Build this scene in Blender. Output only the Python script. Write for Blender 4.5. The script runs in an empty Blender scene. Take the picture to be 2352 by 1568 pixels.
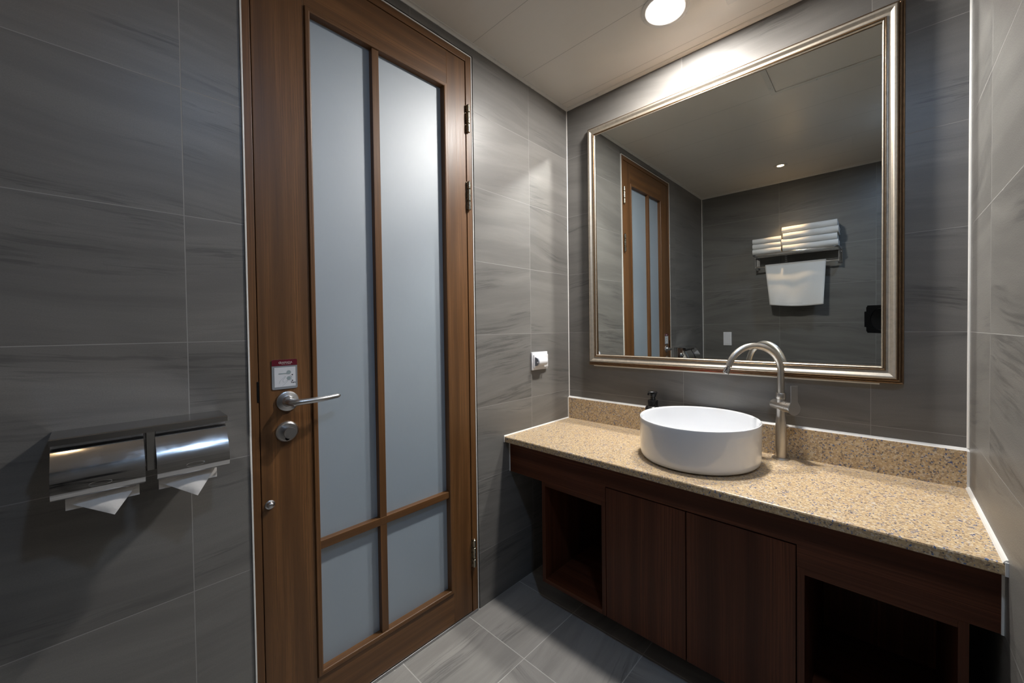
import bpy, bmesh, math, random
from mathutils import Vector, Matrix
random.seed(7)
PI = math.pi
S = bpy.context.scene
C = S.collection

# ------------------------------------------------------------------ camera
RT = Vector((0.75051427, 0.66075561, -0.01141709))
UP = Vector((-0.00291548, 0.02058663, 0.99978382))
FW = Vector((-0.66084781, 0.75031874, -0.01737698))
CAM = Vector((1.2434, -1.6348, 1.1511))
cd = bpy.data.cameras.new('camera')
cd.sensor_width = 36.0
cd.lens = 36.0 * 893.64 / 2352.0
cd.shift_x = -65.94 / 2352.0
cd.shift_y = -14.51 / 2352.0
cd.clip_start = 0.02
cam = bpy.data.objects.new('camera', cd)
C.objects.link(cam)
M = Matrix((RT, UP, -FW)).transposed().to_4x4()
M.translation = CAM
cam.matrix_world = M
S.camera = cam

# ------------------------------------------------------------------ world and exposure
w = bpy.data.worlds.new('world')
S.world = w
w.use_nodes = True
w.node_tree.nodes['Background'].inputs[0].default_value = (0.0, 0.0, 0.0, 1)
w.node_tree.nodes['Background'].inputs[1].default_value = 0.0
S.view_settings.view_transform = 'Standard'
S.view_settings.look = 'None'
S.view_settings.gamma = 1.0
S.view_settings.use_curve_mapping = False
S.view_settings.exposure = 0.0
try:
    S.cycles.max_bounces = 10
    S.cycles.diffuse_bounces = 4
    S.cycles.glossy_bounces = 6
    S.cycles.caustics_reflective = True
    S.cycles.blur_glossy = 0.0
    S.cycles.sample_clamp_indirect = 60.0
    S.cycles.use_guiding = True
except Exception:
    pass

# room: x 0..W, y -D..0, z 0..H
W, D, H = 1.428, 2.140, 2.284
LAMP_A = dict(pos=(0.655, -0.275), r=0.058, glow=790.0, col=(1.0, 0.965, 0.92))
LAMP_C = dict(pos=(1.325, -1.270), r=0.050, glow=225.0, col=(0.50, 0.70, 1.0))
LAMP_B = dict(pos=(0.695, -1.733), r=0.021, glow=38.0, spot=42.0, col=(1.0, 0.66, 0.34))


# ------------------------------------------------------------------ helpers
def link(o, parent=None):
    C.objects.link(o)
    if parent is not None:
        o.parent = parent
        o.matrix_parent_inverse = parent.matrix_world.inverted()
    return o


def obj(name, bm, m, parent=None, smooth=False, mats=None):
    me = bpy.data.meshes.new(name)
    bmesh.ops.recalc_face_normals(bm, faces=bm.faces[:])
    if smooth:
        for f in bm.faces:
            f.smooth = True
        for e in bm.edges:
            if len(e.link_faces) == 2:
                e.smooth = e.calc_face_angle(0) < math.radians(38)
    bm.to_mesh(me)
    bm.free()
    for x in (mats or [m]):
        me.materials.append(x)
    o = bpy.data.objects.new(name, me)
    # origin at the parent's base: vertices stay in world coordinates, the parent Empty may be elsewhere
    if parent is not None:
        o.parent = parent
        me.transform(Matrix.Translation(-parent.location) if not parent.parent else Matrix.Translation(-(parent.location + parent.parent.location)))
    C.objects.link(o)
    return o


def thing(name, label, cat, loc=(0, 0, 0), group=None):
    o = bpy.data.objects.new(name, None)
    C.objects.link(o)
    o.location = loc
    o.empty_display_size = 0.05
    o['label'] = label
    o['category'] = cat
    if group:
        o['group'] = group
    return o


def tag(o, label, cat, group=None):
    o['label'] = label
    o['category'] = cat
    if group:
        o['group'] = group
    return o


def struct(name, bm, m, parent=None, label=None, **k):
    o = obj(name, bm, m, parent, **k)
    if parent is None:
        o['kind'] = 'structure'
    if label:
        o['label'] = label
    return o


def box(bm, x0, x1, y0, y1, z0, z1, bev=0.0, seg=2):
    x0, x1 = min(x0, x1), max(x0, x1)
    y0, y1 = min(y0, y1), max(y0, y1)
    z0, z1 = min(z0, z1), max(z0, z1)
    r = bmesh.ops.create_cube(bm, size=1.0)
    vs = r['verts']
    for v in vs:
        v.co = Vector(((x0 + x1) / 2 + v.co.x * (x1 - x0), (y0 + y1) / 2 + v.co.y * (y1 - y0), (z0 + z1) / 2 + v.co.z * (z1 - z0)))
    if bev > 0:
        es = {e for v in vs for e in v.link_edges}
        bmesh.ops.bevel(bm, geom=list(es), offset=bev, segments=seg, affect='EDGES', profile=0.5)
    return bm


def B(*a, **k):
    return box(bmesh.new(), *a, **k)


def lathe(bm, prof, mat=None, n=48, cap=True):
    """prof: list of (r, z); mat: Matrix placing the local z axis."""
    mat = mat or Matrix.Identity(4)
    rings = []
    for r, z in prof:
        if r < 1e-6:
            rings.append([bm.verts.new(mat @ Vector((0, 0, z)))])
        else:
            rings.append([bm.verts.new(mat @ Vector((r * math.cos(2 * PI * i / n), r * math.sin(2 * PI * i / n), z))) for i in range(n)])
    for a, b in zip(rings, rings[1:]):
        for i in range(n):
            j = (i + 1) % n
            if len(a) == 1 and len(b) == 1:
                continue
            if len(a) == 1:
                bm.faces.new((a[0], b[i], b[j]))
            elif len(b) == 1:
                bm.faces.new((a[i], a[j], b[0]))
            else:
                bm.faces.new((a[i], a[j], b[j], b[i]))
    if cap:
        for rg in (rings[0], rings[-1]):
            if len(rg) > 2:
                bm.faces.new(rg)
    return bm


def place(origin, zdir, xdir=None):
    z = Vector(zdir).normalized()
    x = Vector(xdir) if xdir else (Vector((0, 0, 1)) if abs(z.z) < 0.9 else Vector((1, 0, 0)))
    x = (x - z * x.dot(z)).normalized()
    y = z.cross(x)
    m = Matrix((x, y, z)).transposed().to_4x4()
    m.translation = Vector(origin)
    return m


def tube(bm, pts, rad, n=20, cap=True, flat=None):
    """pts: Vectors; rad: float or list; flat: (ratio, reference up) for an oval section"""
    pts = [Vector(p) for p in pts]
    if not isinstance(rad, (list, tuple)):
        rad = [rad] * len(pts)
    rings = []
    ref = None
    for i, p in enumerate(pts):
        t = (pts[min(i + 1, len(pts) - 1)] - pts[max(i - 1, 0)]).normalized()
        if ref is None:
            ref = Vector((0, 0, 1)) if abs(t.z) < 0.9 else Vector((1, 0, 0))
        if flat:
            ref = Vector(flat[1])
        u = (ref - t * ref.dot(t)).normalized()
        v = t.cross(u)
        ref = u
        k = flat[0] if flat else 1.0
        rings.append([bm.verts.new(p + u * (rad[i] * k * math.cos(2 * PI * j / n)) + v * (rad[i] * math.sin(2 * PI * j / n))) for j in range(n)])
    for a, b in zip(rings, rings[1:]):
        for j in range(n):
            l = (j + 1) % n
            bm.faces.new((a[j], a[l], b[l], b[j]))
    if cap:
        bm.faces.new(rings[0])
        bm.faces.new(rings[-1])
    return bm


def prism(bm, poly, axis, a, b):
    """extrude the polygon (list of 2-tuples) along axis ('x','y','z') from a to b"""
    def P(p, t):
        if axis == 'x':
            return Vector((t, p[0], p[1]))
        if axis == 'y':
            return Vector((p[0], t, p[1]))
        return Vector((p[0], p[1], t))
    v0 = [bm.verts.new(P(p, a)) for p in poly]
    v1 = [bm.verts.new(P(p, b)) for p in poly]
    n = len(poly)
    for i in range(n):
        j = (i + 1) % n
        bm.faces.new((v0[i], v0[j], v1[j], v1[i]))
    bm.faces.new(v0)
    bm.faces.new(v1)
    return bm


def ribbon(bm, path, th, axis, a, b, n_len=1, wob=None):
    """a sheet of thickness th following the 2D path, extruded along axis from a to b"""
    path = [Vector(p) for p in path]
    L, R = [], []
    for i, p in enumerate(path):
        t = (path[min(i + 1, len(path) - 1)] - path[max(i - 1, 0)]).normalized()
        nrm = Vector((-t.y, t.x))
        L.append(p + nrm * th / 2)
        R.append(p - nrm * th / 2)
    loop = L + R[::-1]
    rings = []
    for k in range(n_len + 1):
        s = a + (b - a) * k / n_len
        ring = []
        for q in loop:
            dx, dy = wob(s, q) if wob else (0, 0)
            if axis == 'x':
                ring.append(bm.verts.new((s, q.x + dx, q.y + dy)))
            else:
                ring.append(bm.verts.new((q.x + dx, s, q.y + dy)))
        rings.append(ring)
    n = len(loop)
    for r0, r1 in zip(rings, rings[1:]):
        for i in range(n):
            j = (i + 1) % n
            bm.faces.new((r0[i], r0[j], r1[j], r1[i]))
    m = len(path)
    for rg in (rings[0], rings[-1]):
        for i in range(m - 1):
            bm.faces.new((rg[i], rg[i + 1], rg[n - 2 - i], rg[n - 1 - i]))
    return bm


# ------------------------------------------------------------------ materials
def srgb(r, g, b):
    f = lambda c: (c / 255 / 12.92) if c / 255 <= 0.04045 else ((c / 255 + 0.055) / 1.055) ** 2.4
    return (f(r), f(g), f(b), 1)


class NT:
    def __init__(s, name):
        s.m = bpy.data.materials.new(name)
        s.m.use_nodes = True
        s.t = s.m.node_tree
        s.b = s.t.nodes['Principled BSDF']

    def n(s, typ, **k):
        nd = s.t.nodes.new('ShaderNode' + typ)
        for a, v in k.items():
            setattr(nd, a, v)
        return nd

    def l(s, a, b):
        s.t.links.new(a, b)

    def put(s, v, sock):
        if isinstance(v, bpy.types.NodeSocket):
            s.l(v, sock)
        else:
            sock.default_value = v

    def math(s, op, a, b=None, c=None):
        nd = s.n('Math', operation=op)
        s.put(a, nd.inputs[0])
        if b is not None:
            s.put(b, nd.inputs[1])
        if c is not None:
            s.put(c, nd.inputs[2])
        return nd.outputs[0]

    def pos(s, local=False):
        if local:
            g = s.n('TexCoord').outputs['Object']
        else:
            g = s.n('NewGeometry').outputs['Position']
        sp = s.n('SeparateXYZ')
        s.l(g, sp.inputs[0])
        return sp.outputs

    def vec(s, x, y, z=0.0):
        c = s.n('CombineXYZ')
        for i, v in enumerate((x, y, z)):
            s.put(v, c.inputs[i])
        return c.outputs[0]

    def noise(s, vec, scale=1.0, detail=4.0, rough=0.5, dist=0.0):
        nd = s.n('TexNoise')
        s.l(vec, nd.inputs['Vector'])
        nd.inputs['Scale'].default_value = scale
        nd.inputs['Detail'].default_value = detail
        nd.inputs['Roughness'].default_value = rough
        nd.inputs['Distortion'].default_value = dist
        return nd.outputs['Fac']

    def mr(s, v, a, b, c=0.0, d=1.0, smooth=True):
        nd = s.n('MapRange')
        nd.interpolation_type = 'SMOOTHSTEP' if smooth else 'LINEAR'
        s.put(v, nd.inputs[0])
        for i, x in enumerate((a, b, c, d)):
            s.put(x, nd.inputs[i + 1])
        return nd.outputs[0]

    def mix(s, f, a, b, mode='MIX'):
        nd = s.n('Mix', data_type='RGBA', blend_type=mode)
        s.put(f, nd.inputs[0])
        s.put(a, nd.inputs[6])
        s.put(b, nd.inputs[7])
        return nd.outputs[2]

    def bump(s, h, strength=0.2, dist=0.002):
        nd = s.n('Bump')
        s.l(h, nd.inputs['Height'])
        nd.inputs['Strength'].default_value = strength
        nd.inputs['Distance'].default_value = dist
        s.l(nd.outputs[0], s.b.inputs['Normal'])

    def set(s, **k):
        names = dict(col='Base Color', rough='Roughness', metal='Metallic', spec='Specular IOR Level', coat='Coat Weight', coatr='Coat Roughness',
                     ior='IOR', trans='Transmission Weight', aniso='Anisotropic', sheen='Sheen Weight', emit='Emission Color', es='Emission Strength')
        for a, v in k.items():
            s.put(v, s.b.inputs[names[a]])
        return s


def plain(name, col, rough=0.5, metal=0.0, nscale=60.0, var=0.06, bump=0.0, **k):
    """a surface with slight procedural mottling in colour and roughness"""
    t = NT(name)
    p = t.pos(True)
    nz = t.noise(t.vec(p[0], p[1], p[2]), nscale, 3)
    c2 = tuple(max(0, c * (1 - var * 2)) for c in col[:3]) + (1,)
    t.set(col=t.mix(nz, c2, col), metal=metal, rough=t.mr(nz, 0.2, 0.8, max(0.0, rough - 0.04), rough + 0.04), **k)
    if bump:
        t.bump(nz, bump, 0.001)
    return t.m


def tile_mat(name, ua, va, u0, pu, v0, pv, slope=0.0, light=1.0, swap=False, grout=(0.27, 0.262, 0.25, 1), gw=0.0009):
    t = NT(name)
    p = t.pos()
    U, V = p[ua], p[va]
    u = t.math('DIVIDE', t.math('SUBTRACT', U, u0), pu)
    v = t.math('DIVIDE', t.math('SUBTRACT', V, v0), pv)
    iu, iv = t.math('FLOOR', u), t.math('FLOOR', v)
    fu, fv = t.math('FRACT', u), t.math('FRACT', v)
    du = t.math('MULTIPLY', t.math('MINIMUM', fu, t.math('SUBTRACT', 1.0, fu)), pu)
    dv = t.math('MULTIPLY', t.math('MINIMUM', fv, t.math('SUBTRACT', 1.0, fv)), pv)
    d = t.math('MINIMUM', du, dv)
    g = t.mr(d, gw * 0.7, gw * 1.25, 1.0, 0.0)
    wn = t.n('TexWhiteNoise', noise_dimensions='3D')
    t.l(t.vec(iu, iv, float(ua * 3 + va) + 0.37), wn.inputs['Vector'])
    rc = t.n('SeparateColor')
    t.l(wn.outputs['Color'], rc.inputs[0])
    r1, r2, r3 = rc.outputs[0], rc.outputs[1], rc.outputs[2]
    a, b = U, V
    if swap:
        sw = t.math('GREATER_THAN', r3, 0.5)
        a = t.math('ADD', t.math('MULTIPLY', U, sw), t.math('MULTIPLY', V, t.math('SUBTRACT', 1.0, sw)))
        b = t.math('ADD', t.math('MULTIPLY', V, sw), t.math('MULTIPLY', U, t.math('SUBTRACT', 1.0, sw)))
    # streak coordinates: run along a, thin across b, tilted a little and differently on each tile
    sl = t.math('ADD', t.math('MULTIPLY', t.math('SUBTRACT', r2, 0.5), 0.34), slope)
    warp = t.noise(t.vec(t.math('MULTIPLY', a, 2.2), t.math('MULTIPLY', b, 3.0), t.math('MULTIPLY', r1, 30.0)), 1.0, 2)
    bb = t.math('ADD', t.math('SUBTRACT', b, t.math('MULTIPLY', a, sl)), t.math('MULTIPLY', warp, 0.07))
    off = t.math('MULTIPLY', r1, 37.0)
    soft = t.noise(t.vec(t.math('MULTIPLY', a, 1.3), t.math('MULTIPLY', bb, 13.0), off), 1.0, 5, 0.62, 0.3)
    fine = t.noise(t.vec(t.math('MULTIPLY', a, 5.0), t.math('MULTIPLY', bb, 95.0), off), 1.0, 5, 0.7, 0.4)
    mask = t.mr(t.noise(t.vec(t.math('MULTIPLY', a, 2.0), t.math('MULTIPLY', bb, 9.0), t.math('ADD', off, 5.0)), 1.0, 3), 0.50, 0.66)
    line = t.math('MULTIPLY', t.mr(fine, 0.40, 0.52, 1.0, 0.0), mask)
    grain = t.noise(t.vec(U, V, 0.0), 420.0, 2, 0.7)
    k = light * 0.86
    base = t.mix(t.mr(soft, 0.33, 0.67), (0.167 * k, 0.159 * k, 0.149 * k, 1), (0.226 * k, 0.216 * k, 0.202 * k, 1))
    tone = t.mr(r3, 0.0, 1.0, 0.94, 1.06, False)
    base = t.mix(1.0, base, t.vec(tone, tone, tone), 'MULTIPLY')
    base = t.mix(t.math('MULTIPLY', line, 0.62), base, (0.080 * k, 0.077 * k, 0.075 * k, 1))
    base = t.mix(t.mr(grain, 0.3, 0.7, 0.0, 0.26), base, (0.12 * k, 0.118 * k, 0.113 * k, 1))
    t.set(col=t.mix(g, base, grout), rough=t.math('ADD', t.mr(grain, 0.3, 0.7, 0.34, 0.46), t.math('MULTIPLY', g, 0.3)), spec=0.5)
    h = t.math('ADD', t.math('MULTIPLY', grain, 0.05), t.math('MULTIPLY', t.math('SUBTRACT', 1.0, g), 1.0))
    t.bump(h, 0.22, 0.0012)
    return t.m


def wood_mat(name, run, c_dark, c_mid, c_light, rough=0.42, scale=1.0, spec=0.45, coat=0.0):
    """run: index of the axis the grain follows"""
    t = NT(name)
    p = t.pos()
    o = [i for i in (0, 1, 2) if i != run]
    R = p[run]
    A = t.math('ADD', p[o[0]], p[o[1]])
    wv = t.noise(t.vec(t.math('MULTIPLY', R, 1.6), t.math('MULTIPLY', A, 5.0), 0.3), 1.0, 3)
    a2 = t.math('ADD', A, t.math('MULTIPLY', wv, 0.02))
    broad = t.noise(t.vec(t.math('MULTIPLY', R, 0.9 * scale), t.math('MULTIPLY', a2, 26.0 * scale), 2.0), 1.0, 3)
    fine = t.noise(t.vec(t.math('MULTIPLY', R, 3.0 * scale), t.math('MULTIPLY', a2, 330.0 * scale), 7.0), 1.0, 4, 0.7)
    pore = t.noise(t.vec(t.math('MULTIPLY', R, 14.0 * scale), t.math('MULTIPLY', a2, 700.0 * scale), 11.0), 1.0, 3, 0.7)
    c = t.mix(t.mr(broad, 0.3, 0.7), c_dark, c_light)
    c = t.mix(t.mr(fine, 0.36, 0.62), c_mid, c)
    c = t.mix(t.mr(pore, 0.30, 0.42, 0.55, 0.0), c, tuple(x * 0.45 for x in c_dark[:3]) + (1,))
    t.set(col=c, rough=t.mr(fine, 0.2, 0.8, rough - 0.06, rough + 0.06), spec=spec, coat=coat, coatr=0.25)
    t.bump(t.math('ADD', fine, pore), 0.10, 0.0006)
    return t.m


def brushed(name, col, rough, run, scale=1.0, amt=0.05, smear=0.0):
    t = NT(name)
    p = t.pos()
    cs = [t.math('MULTIPLY', p[i], (6.0 if i == run else 420.0) * scale) for i in range(3)]
    nz = t.noise(t.vec(*cs), 1.0, 3, 0.6)
    big = t.noise(t.vec(p[0], p[1], p[2]), 26.0, 3, 0.6)
    r = t.math('ADD', t.mr(nz, 0.25, 0.75, rough - amt / 2, rough + amt / 2, False), t.mr(big, 0.35, 0.75, 0.0, smear))
    t.set(col=t.mix(nz, tuple(c * 0.96 for c in col[:3]) + (1,), col), metal=1.0, rough=r)
    return t.m


def emitter(name, col, strength):
    t = NT(name)
    t.set(col=(0.8, 0.8, 0.8, 1), emit=col + (1,), es=strength)
    return t.m


def granite_mat(name):
    t = NT(name)
    p = t.pos()
    v = t.vec(p[0], p[1], p[2])
    wob = t.n('TexNoise')
    t.l(v, wob.inputs['Vector'])
    wob.inputs['Scale'].default_value = 160.0
    wob.inputs['Detail'].default_value = 2.0
    vm = t.n('VectorMath', operation='MULTIPLY_ADD')
    t.l(wob.outputs['Color'], vm.inputs[0])
    vm.inputs[1].default_value = (0.006, 0.006, 0.006)
    t.l(v, vm.inputs[2])
    vv = vm.outputs[0]

    def cells(scale, seed):
        vo = t.n('TexVoronoi')
        ad = t.n('VectorMath', operation='ADD')
        t.l(vv, ad.inputs[0])
        ad.inputs[1].default_value = (seed, seed * 0.7, seed * 1.3)
        t.l(ad.outputs[0], vo.inputs['Vector'])
        vo.inputs['Scale'].default_value = scale
        sc = t.n('SeparateColor')
        t.l(vo.outputs['Color'], sc.inputs[0])
        return sc.outputs
    a = cells(200.0, 0.0)
    b = cells(300.0, 3.1)
    ramp = t.n('ValToRGB')
    t.l(a[0], ramp.inputs[0])
    ramp.color_ramp.interpolation = 'CONSTANT'
    el = ramp.color_ramp.elements
    cols = [(0.0, (0.52, 0.365, 0.205, 1)), (0.24, (0.62, 0.46, 0.265, 1)), (0.46, (0.43, 0.30, 0.18, 1)), (0.62, (0.68, 0.55, 0.37, 1)),
            (0.76, (0.34, 0.24, 0.155, 1)), (0.85, (0.62, 0.54, 0.44, 1)), (0.92, (0.24, 0.21, 0.19, 1)), (0.965, (0.095, 0.12, 0.24, 1))]
    while len(el) < len(cols):
        el.new(0.5)
    for e, (x, c) in zip(el, cols):
        e.position = x
        e.color = c
    r2 = t.n('ValToRGB')
    t.l(b[1], r2.inputs[0])
    r2.color_ramp.interpolation = 'CONSTANT'
    el = r2.color_ramp.elements
    cols = [(0.0, (0.58, 0.42, 0.235, 1)), (0.45, (0.46, 0.34, 0.215, 1)), (0.72, (0.66, 0.55, 0.39, 1)), (0.86, (0.15, 0.125, 0.12, 1)), (0.94, (0.13, 0.18, 0.32, 1))]
    while len(el) < len(cols):
        el.new(0.5)
    for e, (x, c) in zip(el, cols):
        e.position = x
        e.color = c
    c = t.mix(t.math('GREATER_THAN', b[0], 0.52), ramp.outputs[0], r2.outputs[0])
    t.set(col=t.mix(0.10, c, (0.05, 0.04, 0.04, 1)), rough=0.34, spec=0.45)
    return t.m


def frame_mat(name, col, dark, rough, red=False):
    t = NT(name)
    p = t.pos()
    v = t.vec(p[0], p[1], p[2])
    nz = t.noise(v, 55.0, 5, 0.65)
    sp = t.noise(v, 420.0, 2, 0.6)
    c = t.mix(t.mr(nz, 0.35, 0.75), col, tuple(x * 0.78 for x in col[:3]) + (1,))
    c = t.mix(t.mr(sp, 0.70, 0.80, 0.0, 0.6), c, dark)
    if red:
        # red bole showing through the worn leaf on the bottom rail, left of the tap
        m = t.math('MULTIPLY', t.mr(p[2], 0.975, 0.99, 1.0, 0.0), t.mr(t.noise(t.vec(t.math('MULTIPLY', p[0], 6.0), t.math('MULTIPLY', p[2], 260.0), 0.0), 1.0, 4, 0.7), 0.50, 0.60))
        m = t.math('MULTIPLY', m, t.math('MULTIPLY', t.mr(p[0], 0.35, 0.5), t.mr(p[0], 0.75, 0.95, 1.0, 0.0)))
        c = t.mix(m, c, (0.42, 0.09, 0.06, 1))
    t.set(col=c, metal=0.9, rough=t.mr(nz, 0.3, 0.7, rough - 0.02, rough + 0.06))
    t.bump(nz, 0.02, 0.0003)
    return t.m


def terry_mat(name, col):
    t = NT(name)
    p = t.pos()
    nz = t.noise(t.vec(p[0], p[1], p[2]), 380.0, 3, 0.7)
    t.set(col=t.mix(nz, tuple(c * 0.86 for c in col[:3]) + (1,), col), rough=0.95, spec=0.15, sheen=0.3)
    t.bump(nz, 0.5, 0.0015)
    return t.m


YG, XG, ZG = -0.2925, 0.6075, 1.128
m_wall_l = tile_mat('tile_door_wall', 1, 2, YG, 0.6015, ZG, 0.3, slope=0.02)
m_wall_m = tile_mat('tile_mirror_wall', 0, 2, XG, 0.6063, ZG, 0.3, slope=-0.02)
m_wall_r = tile_mat('tile_right_wall', 1, 2, -0.2805, 0.6015, ZG, 0.3)
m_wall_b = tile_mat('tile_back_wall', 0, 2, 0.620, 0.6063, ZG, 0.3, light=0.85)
m_floor = tile_mat('tile_floor', 0, 1, 0.3058, 0.3062, -0.391, 0.2865, light=1.95, swap=True, grout=(0.50, 0.485, 0.46, 1), gw=0.0016)
WOOD = ((0.078, 0.034, 0.0115, 1), (0.104, 0.046, 0.0155, 1), (0.195, 0.088, 0.030, 1))
m_wood_v = wood_mat('door_wood_upright', 2, *WOOD)
m_wood_h = wood_mat('door_wood_level', 1, *WOOD)
DARK = ((0.044, 0.0130, 0.0060, 1), (0.064, 0.0190, 0.0085, 1), (0.135, 0.0430, 0.0190, 1))
m_cab_v = wood_mat('cabinet_wood_upright', 2, *DARK, rough=0.40, scale=0.6, spec=0.22)
m_cab_h = wood_mat('cabinet_wood_level', 0, *DARK, rough=0.40, scale=0.6, spec=0.22)
m_cab_in = wood_mat('cabinet_wood_inside', 1, *DARK, rough=0.5, scale=0.6)
m_granite = granite_mat('granite')
m_silicone = plain('white_silicone', (0.78, 0.765, 0.73, 1), 0.35, nscale=30, var=0.05)
m_white_trim = plain('white_trim', (0.60, 0.585, 0.555, 1), 0.3, nscale=20)
m_black_gap = plain('dark_gap', (0.006, 0.006, 0.007, 1), 0.8)
m_ceramic = plain('white_ceramic', (0.80, 0.81, 0.83, 1), 0.07, nscale=8, var=0.01, coat=0.6, coatr=0.03)
m_steel = brushed('brushed_steel', (0.60, 0.565, 0.52, 1), 0.34, 2)
m_steel_dark = brushed('satin_steel', (0.42, 0.42, 0.43, 1), 0.34, 2)
m_chrome = plain('chrome', (0.66, 0.665, 0.68, 1), 0.10, 1.0, nscale=90, var=0.03)
m_lever = brushed('satin_nickel', (0.55, 0.55, 0.56, 1), 0.30, 1)
m_flap = brushed('polished_steel', (0.60, 0.605, 0.62, 1), 0.08, 1, amt=0.04, smear=0.06)
m_flap_top = brushed('satin_steel_top', (0.50, 0.50, 0.51, 1), 0.20, 1)
m_paper = plain('tissue_paper', (0.80, 0.775, 0.75, 1), 0.9, nscale=160, var=0.03, bump=0.3)
m_card = plain('grey_cardboard', (0.35, 0.31, 0.26, 1), 0.9)
m_black = plain('black_plastic', (0.008, 0.008, 0.009, 1), 0.28)
m_black_matt = plain('matt_black', (0.003, 0.003, 0.0035, 1), 0.6, spec=0.15)
m_plastic = plain('white_plastic', (0.74, 0.74, 0.77, 1), 0.22, nscale=20, var=0.02)
m_end_grey = plain('cover_end_grey', (0.22, 0.235, 0.27, 1), 0.35)
m_hinge = plain('tarnished_brass_hinge', (0.42, 0.38, 0.30, 1), 0.28, 1.0, nscale=120, var=0.25)
m_towel = terry_mat('white_terry', (0.80, 0.79, 0.77, 1))
m_silver = frame_mat('champagne_silver_leaf', (0.60, 0.535, 0.445, 1), (0.24, 0.16, 0.10, 1), 0.37, red=True)
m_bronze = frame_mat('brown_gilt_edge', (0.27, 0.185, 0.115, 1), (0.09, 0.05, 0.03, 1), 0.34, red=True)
m_sign_red = plain('burgundy_print', (0.115, 0.008, 0.020, 1), 0.25, nscale=10)
m_sign_grey = plain('grey_print', (0.24, 0.26, 0.285, 1), 0.3, nscale=10)
m_sign_white = plain('white_print', (0.60, 0.62, 0.66, 1), 0.3, nscale=10, var=0.01)
m_ink = plain('black_ink', (0.03, 0.03, 0.04, 1), 0.5)
m_ink_grey = plain('grey_ink', (0.26, 0.32, 0.34, 1), 0.5)
m_ink_pale = plain('pale_print', (0.62, 0.56, 0.56, 1), 0.4)

t = NT('mirror_silver')
pp = t.pos()
t.set(col=t.mix(t.noise(t.vec(pp[0], pp[1], pp[2]), 3.0, 2), (0.73, 0.755, 0.735, 1), (0.75, 0.775, 0.755, 1)), metal=1.0, rough=0.0)
m_mirror = t.m

t = NT('frosted_glass')
pp = t.pos()
nz = t.noise(t.vec(pp[1], pp[2], pp[0]), 5.0, 4, 0.6)
fn = t.noise(t.vec(t.math('MULTIPLY', pp[1], 300.0), t.math('MULTIPLY', pp[2], 30.0), 0.0), 1.0, 2)
t.set(col=t.mix(nz, (0.225, 0.280, 0.335, 1), (0.255, 0.312, 0.368, 1)), rough=t.mr(fn, 0.2, 0.8, 0.54, 0.59), spec=1.0, ior=1.85)
m_frost = t.m

t = NT('ceiling_panel')
pp = t.pos()
v = t.math('DIVIDE', t.math('SUBTRACT', pp[1], -0.3465), 0.2865)
f = t.math('FRACT', v)
dd = t.math('MULTIPLY', t.math('MINIMUM', f, t.math('SUBTRACT', 1.0, f)), 0.2865)
g = t.mr(dd, 0.0006, 0.0016, 1.0, 0.0)
fb = t.noise(t.vec(t.math('MULTIPLY', pp[0], 4.0), t.math('MULTIPLY', pp[1], 260.0), 0.0), 1.0, 2)
bc = t.mix(fb, (0.62, 0.59, 0.545, 1), (0.65, 0.62, 0.575, 1))
t.set(col=t.mix(g, bc, (0.38, 0.36, 0.33, 1)), rough=0.32, spec=0.4)
t.bump(t.math('SUBTRACT', 1.0, g), 0.3, 0.002)
m_ceil = t.m

# ------------------------------------------------------------------ room shell
T = 0.10
OY0, OY1, OZ = -1.381, -0.620, 2.2455      # door opening in the left wall
bm = bmesh.new()
box(bm, -T, 0, -D - T, OY0, 0, H)
box(bm, -T, 0, OY1, T, 0, H)
box(bm, -T, 0, OY0, OY1, OZ, H)
struct('wall_left', bm, m_wall_l)
struct('wall_front', B(0, W, 0, T, 0, H), m_wall_m)
struct('wall_right', B(W, W + T, -D - T, T, 0, H), m_wall_r)
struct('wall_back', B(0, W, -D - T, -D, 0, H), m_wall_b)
struct('floor', B(-T, W + T, -D - T, T, -T, 0), m_floor)
struct('ceiling', B(-T, W + T, -D - T, T, H, H + T), m_ceil)


def cornice(name, pts_prof, axis, a, b):
    struct(name, prism(bmesh.new(), pts_prof, axis, a, b), m_white_trim, smooth=False)


z0 = H - 0.0065
# little stepped plastic mouldings where the ceiling meets the tiles
prof = lambda s, o: [(o, H), (o, z0), (o + s * 0.004, z0 - 0.001), (o + s * 0.008, z0 + 0.002), (o + s * 0.012, H - 0.0025), (o + s * 0.019, H - 0.0015), (o + s * 0.0195, H)]
cornice('trim_1', [(x, z) for x, z in prof(1, 0.0)], 'y', -D, 0.0)
cornice('trim_2', [(y, z) for y, z in prof(-1, 0.0)], 'x', 0.0, W)
cornice('trim_3', [(x, z) for x, z in prof(-1, W)], 'y', -D, 0.0)
cornice('trim_4', [(y, z) for y, z in prof(1, -D)], 'x', 0.0, W)


def bead(bm, x, y, sx, sy, z0_, z1_, r=0.0042):
    pts = [(x, y), (x + sx * r, y)] + [(x + sx * r * math.cos(a), y + sy * r * math.sin(a)) for a in [PI / 8, PI / 4, 3 * PI / 8]] + [(x, y + sy * r)]
    prism(bm, pts, 'z', z0_, z1_)


for i, (x, y, sx, sy, r) in enumerate([(0, 0, 1, -1, 0.0032), (W, 0, -1, -1, 0.0048), (0, -D, 1, 1, 0.004), (W, -D, -1, 1, 0.004)]):
    bm = bmesh.new()
    zb = 0.795 if i < 2 else 0.0
    bead(bm, x, y, sx, sy, zb, H - 0.006, r)
    struct('trim_%d' % (5 + i), bm, m_silicone)

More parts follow.
